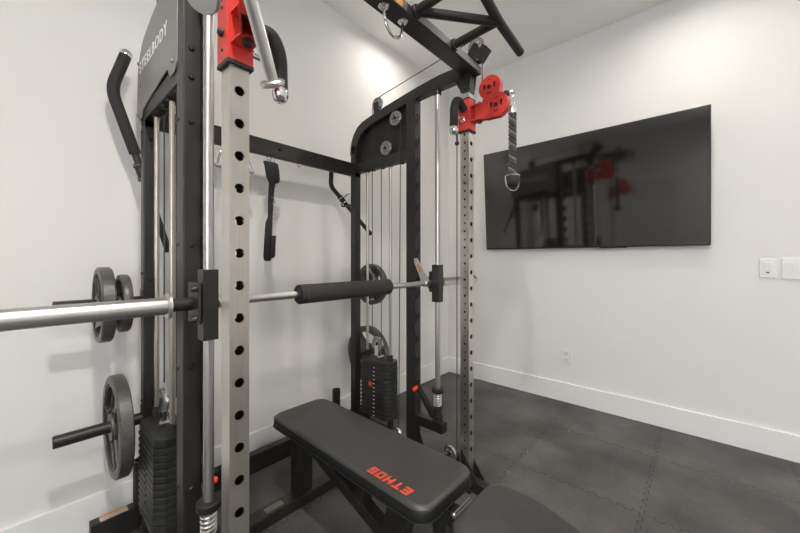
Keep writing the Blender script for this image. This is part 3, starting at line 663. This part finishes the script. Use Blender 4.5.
# ---------------------------------------------------------------- smith barbell and its pad
YBAR, ZBAR = 1.158, 1.0645
bar = thing('smith_barbell', (CX, YBAR, ZBAR), 'long chrome barbell running between both guide rods', 'barbell')
MB().cyl((.34, YBAR, ZBAR), (UF + .03, YBAR, ZBAR), .0142, 20).build('shaft', 'satin', bar)
for sgn, u in ((1, UN), (-1, UF)):
    i = u + sgn * .0
    MB().cyl((i, YBAR, ZBAR), (u - sgn * .095, YBAR, ZBAR), .0195, 20).build('neck', 'dark', bar)
    MB().lathe([(0, 0), (.0375, 0), (.0375, .007), (.034, .010), (0, .010)], (u - sgn * .088, YBAR, ZBAR), (-sgn, 0, 0), 32).build('sleeve_flange', 'satin', bar)
    MB().cyl((u - sgn * .096, YBAR, ZBAR), (u - sgn * .505, YBAR, ZBAR), .0250, 32, bev=.003).build('sleeve', 'satin', bar)
    b = MB()
    x0, x1, y0, y1, z0, z1 = u - .0225, u + .0195, YROD - .0235, YROD + .0235, ZBAR - .105, ZBAR + .105
    yo = .0155
    b.plate([[(x0, y0), (x1, y0), (x1, y1), (x0, y1)], circ((u, YROD), yo, 20)], z1 - z0, Matrix.Translation((0, 0, (z0 + z1) / 2)), .002)
    b.build('slide_block', 'black', bar)
    b = MB().box((u - sgn * .028 - .004, y0 + .006, ZBAR - .055), (u - sgn * .028 + .004, YBAR + .03, ZBAR + .065), .002)
    for zz in (ZBAR - .042, ZBAR + .048): bolt(b, (u - sgn * .032, YROD + .004, zz), (-sgn, 0, 0), .010, .016)
    bolt(b, (u + sgn * .0215, YROD, ZBAR), (sgn, 0, 0), .016, .008)
    b.box((min(u - sgn * .026, u - sgn * .004), YROD + .018, ZBAR - .035), (max(u - sgn * .026, u - sgn * .004), YBAR + .022, ZBAR + .035), .003)
    b.build('clamp_plate', 'black', bar)
    hk = [(YBAR - .020, ZBAR - .018), (YBAR + .022, ZBAR - .022), (YBAR + .052, ZBAR + .045), (YBAR + .088, ZBAR + .118), (YBAR + .090, ZBAR + .140), (YBAR + .066, ZBAR + .142), (YBAR + .010, ZBAR + .055), (YBAR - .020, ZBAR + .020)]
    hp_ = MB().plate([hk], .005, atx(u + sgn * .040), .001).cyl((u + sgn * .026, YBAR, ZBAR), (u + sgn * .060, YBAR, ZBAR), .021, 16)
    hp_ = hp_.build('catch_hook', 'satin', bar)
    MB().plate([[(YBAR + .030, ZBAR + .068), (YBAR + .046, ZBAR + .060), (YBAR + .068, ZBAR + .104), (YBAR + .056, ZBAR + .110)]], .0006, atx(u + sgn * .0429)).build('hook_sticker', 'orange', hp_)
pd = thing('bar_pad', (.967, YBAR, ZBAR), 'thick black foam pad around the middle of the barbell', 'bar pad')
MB().lathe([(.0148, 0), (.034, 0), (.038, .004), (.038, .020), (.036, .022), (.036, .024), (.038, .026), (.038, .500), (.034, .505), (.0148, .505), (.0148, 0)], (.714, YBAR, ZBAR), (1, 0, 0), 32).build('foam_sleeve', 'foam', pd)
MB().lathe([(.0148, 0), (.026, 0), (.026, -.006), (.0148, -.006)], (.714, YBAR, ZBAR), (1, 0, 0), 24).lathe([(.0148, 0), (.026, 0), (.026, .006), (.0148, .006)], (1.219, YBAR, ZBAR), (1, 0, 0), 24).build('end_ring', 'dark', pd)

# ---------------------------------------------------------------- weight plates on the pegs
def weight_plate(x, z, r, th, sgn, label, a0=0.3):
    hub = .0252
    t = thing('weight_plate', (x, YB, z), label, 'weight plate', 'iron plates on the rack pegs')
    holes = []
    rin, rout = r * .37, r * .79
    for k in range(3):
        a = a0 + k * 2 * pi / 3; sp = rad(43)
        lp = [(rout * cos(a + q), rout * sin(a + q)) for q in (sp * (i / 5 - 1) for i in range(11))] + [(rin * cos(a + q), rin * sin(a + q)) for q in (sp * .62 * (1 - i / 4) for i in range(9))]
        holes.append(lp)
    C_ = Matrix.Translation((x, YB, z)) @ YZ
    mb = MB().plate([circ((0, 0), r * .86, 48)] + holes + [circ((0, 0), hub, 24)], th * .5, C_, .003)
    mb.build('web', 'iron', t)
    MB().lathe([(r * .84, -th / 2), (r * .97, -th / 2), (r, -th / 2 + .005), (r, th / 2 - .005), (r * .97, th / 2), (r * .83, th / 2), (r * .83, -th / 2)], (x, YB, z), (1, 0, 0), 56).build('rim', 'iron', t)
    for k in range(3):      # raised lips round the grip holes
        a = a0 + k * 2 * pi / 3; sp = rad(36)
        lp = holes[k]; c = V((sum(p[0] for p in lp) / len(lp), sum(p[1] for p in lp) / len(lp)))
        big = [c + (V(p) - c) * 1.10 for p in lp]
        MB().plate([[tuple(p) for p in big], lp], th * .92, C_, .002).build('grip_rim', 'iron', t)
    MB().lathe([(hub, -th / 2 - .002), (r * .26, -th / 2 - .002), (r * .28, 0), (r * .26, th / 2 + .002), (hub, th / 2 + .002), (hub, -th / 2 - .002)], (x, YB, z), (1, 0, 0), 28).build('hub', 'iron', t)
    return t
weight_plate(.228, 1.0165, .152, .042, 1, 'larger iron weight plate on the upper near peg, behind the barbell')
weight_plate(.290, 1.0165, .120, .032, 1, 'smaller iron weight plate on the upper near peg, next to the rack', 0.8)
weight_plate(.272, .5115, .204, .046, 1, 'large round iron plate alone on the lower near peg by the left wall', 1.0)
weight_plate(1.725, 1.0165, .150, .042, -1, 'larger iron plate on the far upper peg, behind the small one', .9)
weight_plate(1.664, 1.0165, .112, .032, -1, 'small iron plate on the far upper peg, half hidden by black bar pad', .2)
weight_plate(1.690, .5115, .204, .046, -1, 'large iron plate on the far lower peg behind the weight stack', 1.75)

# ---------------------------------------------------------------- pull-down bars hooked behind the frames
lb = thing('pull_down_bar', (.36, 1.905, 1.62), 'bent bar with thick grey foam grip leaning up beside the gym lettering panel', 'cable bar', 'bent bars hooked behind the rack')
P0, P1, P2 = V((.312, 1.900, 2.098)), V((.264, 1.900, 1.936)), V((.347, 1.900, 1.675))
P3 = V((.476, 1.900, 1.235))
MB().tube(smooth_path([P0, P1, P2], .05, 8), .0225, 18).build('foam_grip', 'foam', lb)
dd = (P0 - P1).normalized()
MB().lathe([(.018, -.004), (.0235, 0), (.024, .012), (.020, .022), (.012, .026), (0, .026)], P0, dd, 20).build('end_cap', 'chrome', lb)
MB().cyl(P2 - (P2 - P3).normalized() * -.01, P3, .0150, 16).build('bar', 'black', lb)
d2 = (P3 - P2).normalized()
MB().cyl(P2 + d2 * .045, P2 + d2 * .062, .024, 18, bev=.002).cyl(P2 + d2 * .05, P2 + d2 * .115, .0205, 18).cyl(P2 + d2 * .105, P2 + d2 * .122, .024, 18, bev=.002).build('collar', 'black', lb)
MB().torus(P2 + d2 * .052, d2, .0215, .003, 20, 6).torus(P2 + d2 * .112, d2, .0215, .003, 20, 6).build('clip', 'chrome', lb)

lb2 = thing('pull_down_bar', (1.53, 1.905, 1.60), 'thin dark bent bar slanting behind the far rear upright', 'cable bar', 'bent bars hooked behind the rack')
Q0, Q1, Q2 = V((1.435, 1.905, 1.90)), V((1.428, 1.905, 1.705)), V((1.794, 1.905, 1.405))
MB().tube(smooth_path([Q0, Q1, Q2], .03, 8), .0150, 14).build('bar', 'black', lb2)
d3 = (Q2 - Q1).normalized(); qc = Q1 + d3 * .125
MB().cyl(qc - d3 * .03, qc + d3 * .03, .019, 16, bev=.002).build('collar', 'dark', lb2)
MB().torus(qc - d3 * .02, d3, .0195, .003, 18, 6).torus(qc + d3 * .02, d3, .0195, .003, 18, 6).tube(smooth_path([qc, qc + V((.03, -.02, .035)), qc + V((.05, -.02, .045))], .01), .004, 8).build('clip', 'chrome', lb2)
MB().lathe([(.0151, 0), (.018, .002), (.018, .014), (.010, .02), (0, .02)], Q2, d3, 16).build('end_cap', 'dark', lb2)

# ---------------------------------------------------------------- things hanging on the rear beam
HY = 1.797
st = thing('ankle_strap', (.925, HY, 1.75), 'black padded ankle strap with rings hanging from the rear beam', 'ankle strap')
xs, zs = .945, 1.762
mb = MB(); carabiner(mb, (xs, HY, zs + .016), .045, .010, .003, (0, 1, 0)); mb.build('clip', 'chrome', st)
def sec(xc, z, w, d_, yoff=0, tw=0): return [V((xc + w * cos(a) * (1 if abs(cos(a)) < .8 else .95), HY + yoff + d_ * sin(a) + tw * cos(a), z)) for a in (2 * pi * i / 20 for i in range(20))]
MB().loft([sec(xs - .012, zs - .016, .034, .006), sec(xs - .01, zs - .022, .046, .014), sec(xs - .002, zs - .05, .050, .021, .0, .01), sec(xs + .005, zs - .085, .049, .024, 0, .015), sec(xs + .010, zs - .112, .042, .022, 0, .012), sec(xs + .012, zs - .128, .028, .014), sec(xs + .010, zs - .134, .012, .005)]).build('padded_cuff', 'strap', st)
MB().loft([sec(xs - .020, zs - .045, .030, .0235, -.003, .005), sec(xs - .010, zs - .10, .030, .027, -.003, .005), sec(xs + .00, zs - .135, .022, .014), sec(xs - .004, zs - .15, .019, .004), sec(xs - .010, zs - .235, .018, .003), sec(xs - .012, zs - .32, .016, .003), sec(xs - .013, zs - .335, .010, .002)]).build('strap_band', 'strap', st)
for dx, dz in ((.010, -.138), (-.006, -.232), (.002, -.318)):
    MB().torus((xs + dx, HY, zs + dz), (.3, 1, .1), .017, .0026, 20, 6).build('ring', 'chrome', st)
MB().loft([sec(xs - .013, zs - .325, .014, .004), sec(xs - .02, zs - .36, .022, .008), sec(xs - .026, zs - .45, .022, .010), sec(xs - .028, zs - .54, .026, .010), sec(xs - .028, zs - .565, .024, .007), sec(xs - .028, zs - .572, .012, .003)]).build('strap_tail', 'strap', st)
MB().loft([sec(xs - .000, zs - .43, .016, .006, -.014), sec(xs - .002, zs - .48, .015, .008, -.014), sec(xs - .006, zs - .54, .017, .007, -.014), sec(xs - .008, zs - .555, .010, .003, -.014)]).build('hook_patch', 'dark', st)

tr_ = thing('row_handle', (.745, HY, 1.75), 'chrome triangle row handle hanging behind the near stainless post', 'cable handle')
ap = V((.700, HY, 1.757))
mb = MB().torus(ap, (.3, 1, 0), .011, .003, 18, 6)
g0, g1 = V((.640, HY - .01, 1.665)), V((.832, HY - .01, 1.665))
apx = V((.736, HY - .005, 1.745))
mb.build('clip', 'chrome', tr_)
MB().tube([ap + V((0, 0, -.01)), apx], .004, 8).tube(smooth_path([g0 + V((.008, 0, 0)), g0 + V((.034, .005, .086)), apx + V((0, 0, .012)), g1 + V((-.034, .005, .086)), g1 - V((.008, 0, 0))], .015), .006, 10).build('yoke', 'chrome', tr_)
MB().cyl(g0, g1, .0115, 16, bev=.002).build('grip', 'satin', tr_)

# ---------------------------------------------------------------- bench
BR = rad(-.9)
bench = thing('weight_bench', (.949, 1.05, 0), 'black padded flat weight bench with orange letters, inside the rack', 'bench', None, 0)
BM = Matrix.Translation((.949, 1.05, 0)) @ Matrix.Rotation(BR, 4, 'Z')
BMi = BM
def bl(x, y, z): return BM @ V((x, y, z))
def pad(name, outline, z0, z1, m='vinyl', crown=.0):
    c = V((sum(p[0] for p in outline) / len(outline), sum(p[1] for p in outline) / len(outline)))
    def ring(i, z): 
        ex = max(abs(p[0] - c.x) for p in outline); ey = max(abs(p[1] - c.y) for p in outline)
        return [bl(c.x + (p[0] - c.x) * (1 - i / ex), c.y + (p[1] - c.y) * (1 - i / ey), z) for p in outline]
    h = z1 - z0
    prof0 = [(.020, z0), (.006, z0 + .004), (0, z0 + .014), (.001, z0 + h * .55), (.002, z1 - .016), (.003, z1 - .0125)]
    mb = MB(); prof = [(.003, z1 - .0125), (.005, z1 - .009), (.010, z1 - .0035), (.015, z1 - .001), (.020, z1)]
    mb.loft([ring(i, z) for i, z in prof])
    o = mb.build(name, m, bench, 60)
    sb = MB(); sb.loft([ring(i, z) for i, z in prof0]); sb.build('side_band', 'vinylside', o, 60)
    for i, z in ((-.0005, z0 + .010), (.0025, z1 - .0125)):
        MB().tube(ring(i, z), .0023, 6, True).build('seam', 'vinylside', o)
    return o
back_o = rrect(.306, .952, .055, 8, (0, .030))
bp_ = pad('back_pad', back_o, .393, .450)
# ETHOS lettering: blocky wide letters, read along the pad from its seat end
LW, LH, LG, ST_ = .0315, .036, .0078, .0090
def letter(ch):
    w, h, s = LW, LH, ST_; m = (h - s) / 2
    R_ = {'E': [(0, 0, w, s), (0, m, w * .9, m + s), (0, h - s, w, h), (0, s, s, m), (0, m + s, s, h - s)],
          'T': [(0, h - s, w, h), ((w - s) / 2, 0, (w + s) / 2, h - s)],
          'H': [(0, 0, s, h), (w - s, 0, w, h), (s, m, w - s, m + s)],
          'O': [(0, 0, w, s), (0, h - s, w, h), (0, s, s, h - s), (w - s, s, w, h - s)],
          'S': [(0, 0, w, s), (w - s, s, w, m), (0, m, w, m + s), (0, m + s, s, h - s), (0, h - s, w, h)]}[ch]
    return R_
mb = MB(); xcur = 0
lx, ly = -.129, -.360           # letter tops lie nearer the pad's left edge
for ch in 'ETHOS':
    for (a0, b0, a1, b1) in letter(ch):
        sk = .12
        q = [(a0 + b0 * sk, b0), (a1 + b0 * sk, b0), (a1 + b1 * sk, b1), (a0 + b1 * sk, b1)]
        vs = [bl(lx + LH - b_, ly + xcur + a_, .4502 + dz) for dz in (0, .0008) for a_, b_ in q]
        mb.add(vs, [(0, 1, 2, 3), (4, 5, 6, 7), (0, 1, 5, 4), (1, 2, 6, 5), (2, 3, 7, 6), (3, 0, 4, 7)])
    xcur += LW + LG
mb.build('lettering', 'logo', bp_)
seat_o = []
for (x, y, r) in ((.150, -.560, .05), (-.150, -.560, .05), (-.110, -.93, .06), (.110, -.93, .06)):
    seat_o.append((x, y, r))
def rounded_poly(pts, n=7):
    out = []
    N_ = len(pts)
    for i in range(N_):
        a, b, c = V(pts[i - 1][:2]), V(pts[i][:2]), V(pts[(i + 1) % N_][:2]); r = pts[i][2]
        p, q = b + (a - b).normalized() * r, b + (c - b).normalized() * r
        for k in range(n + 1):
            t = k / n; v = p * (1 - t) ** 2 + b * 2 * t * (1 - t) + q * t * t; out.append((v.x, v.y))
    return out
so = rounded_poly([(x - .015, y, r) for x, y, r in ((.135, -.522, .05), (-.135, -.522, .05), (-.152, -.66, .06), (-.085, -.865, .07), (.085, -.865, .07), (.152, -.66, .06))])
pad('seat_pad', so, .400, .462)
# frame of the bench
f = MB().box((-.345, .388, 0), (.345, .462, .055), .004, BM @ Matrix.Rotation(-BR, 4, 'Z') if False else BM).build('rear_foot', 'black', bench)
MB().box((-.215, .405, .055), (-.130, .440, .0556), 0, BM).build('warning_sticker', 'greysticker', f)
for s in (-1, 1): MB().box((s * .345 - .012, .385, 0), (s * .345 + .012, .465, .058), .004, BM).build('foot_cap', 'dark', f)
mb = MB().box((-.068, .400, .055), (.020, .460, .372), .004, BM)
for zz in (.16, .26, .33): bolt(mb, bl(-.068, .43, zz), (-1, 0, 0), .006, .004)
mb.build('rear_post', 'black', bench)
MB().beam(bl(-.03, .42, .355), bl(-.03, -.62, .040), .052, .052, .004).build('spine', 'black', bench)
MB().box((-.200, -.665, 0), (.200, -.600, .055), .004, BM).build('front_foot', 'black', bench)
for s in (-1, 1):
    MB().box((s * .060 - .019, -.42, .368), (s * .060 + .019, .46, .394), .003, BM).build('pad_rail', 'black', bench)
MB().beam(bl(-.03, -.075, .38), bl(-.03, -.032, .24), .05, .058, .002).build('ladder_strut', 'black', bench)
MB().beam(bl(-.03, -.262, .375), bl(-.03, -.215, .17), .05, .10, .003).build('support_strut', 'black', bench)
MB().beam(bl(0, -.40, .365), bl(0, -.45, .07), .05, .06, .003).beam(bl(0, -.38, .36), bl(0, -.86, .385), .05, .05, .003).build('seat_frame', 'black', bench)
for s in (-1, 1): MB().box((s * .05 - .018, -.90, .375), (s * .05 + .018, -.56, .400), .003, BM).build('seat_rail', 'black', bench)
hm = BM @ Matrix.Translation((.011, -.490, .398))
mb = MB().box((-.050, -.018, -.012), (.050, .018, .0), .003, hm).box((-.050, -.018, .0), (.050, -.012, .008), .002, hm).box((-.050, .012, .0), (.050, .018, .008), .002, hm)
hg = mb.build('hinge_bracket', 'alu', bench)
for s in (-1, 1):
    k = MB(); bolt(k, hm @ V((-.05, s * .014, .002)), BM.to_3x3() @ V((-1, 0, 0)), .008, .007); k.build('hinge_bolt', 'satin', hg)

# ---------------------------------------------------------------- world, camera, view
wd = bpy.data.worlds.new('sky'); SC.world = wd; wd.use_nodes = True
bg = wd.node_tree.nodes['Background']; bg.inputs[0].default_value = (.86, .92, 1.0, 1); bg.inputs[1].default_value = 9.5
cam = bpy.data.cameras.new('camera'); co = bpy.data.objects.new('camera', cam); COL.objects.link(co)
cam.sensor_width = 36; cam.lens = 338 / 800 * 36; cam.shift_y = -7.2 / 800; cam.clip_start = .02
co.location = (0, 0, 1.2); co.rotation_euler = (rad(90), 0, rad(41.57 - 90))
SC.camera = co
SC.view_settings.view_transform = 'Standard'; SC.view_settings.look = 'None'; SC.view_settings.gamma = 1; SC.view_settings.use_curve_mapping = False
SC.view_settings.exposure = 0.28
SC.cycles.use_denoising = True
SC.cycles.max_bounces = 10; SC.cycles.diffuse_bounces = 6; SC.cycles.glossy_bounces = 5
SC.cycles.sample_clamp_indirect = 6
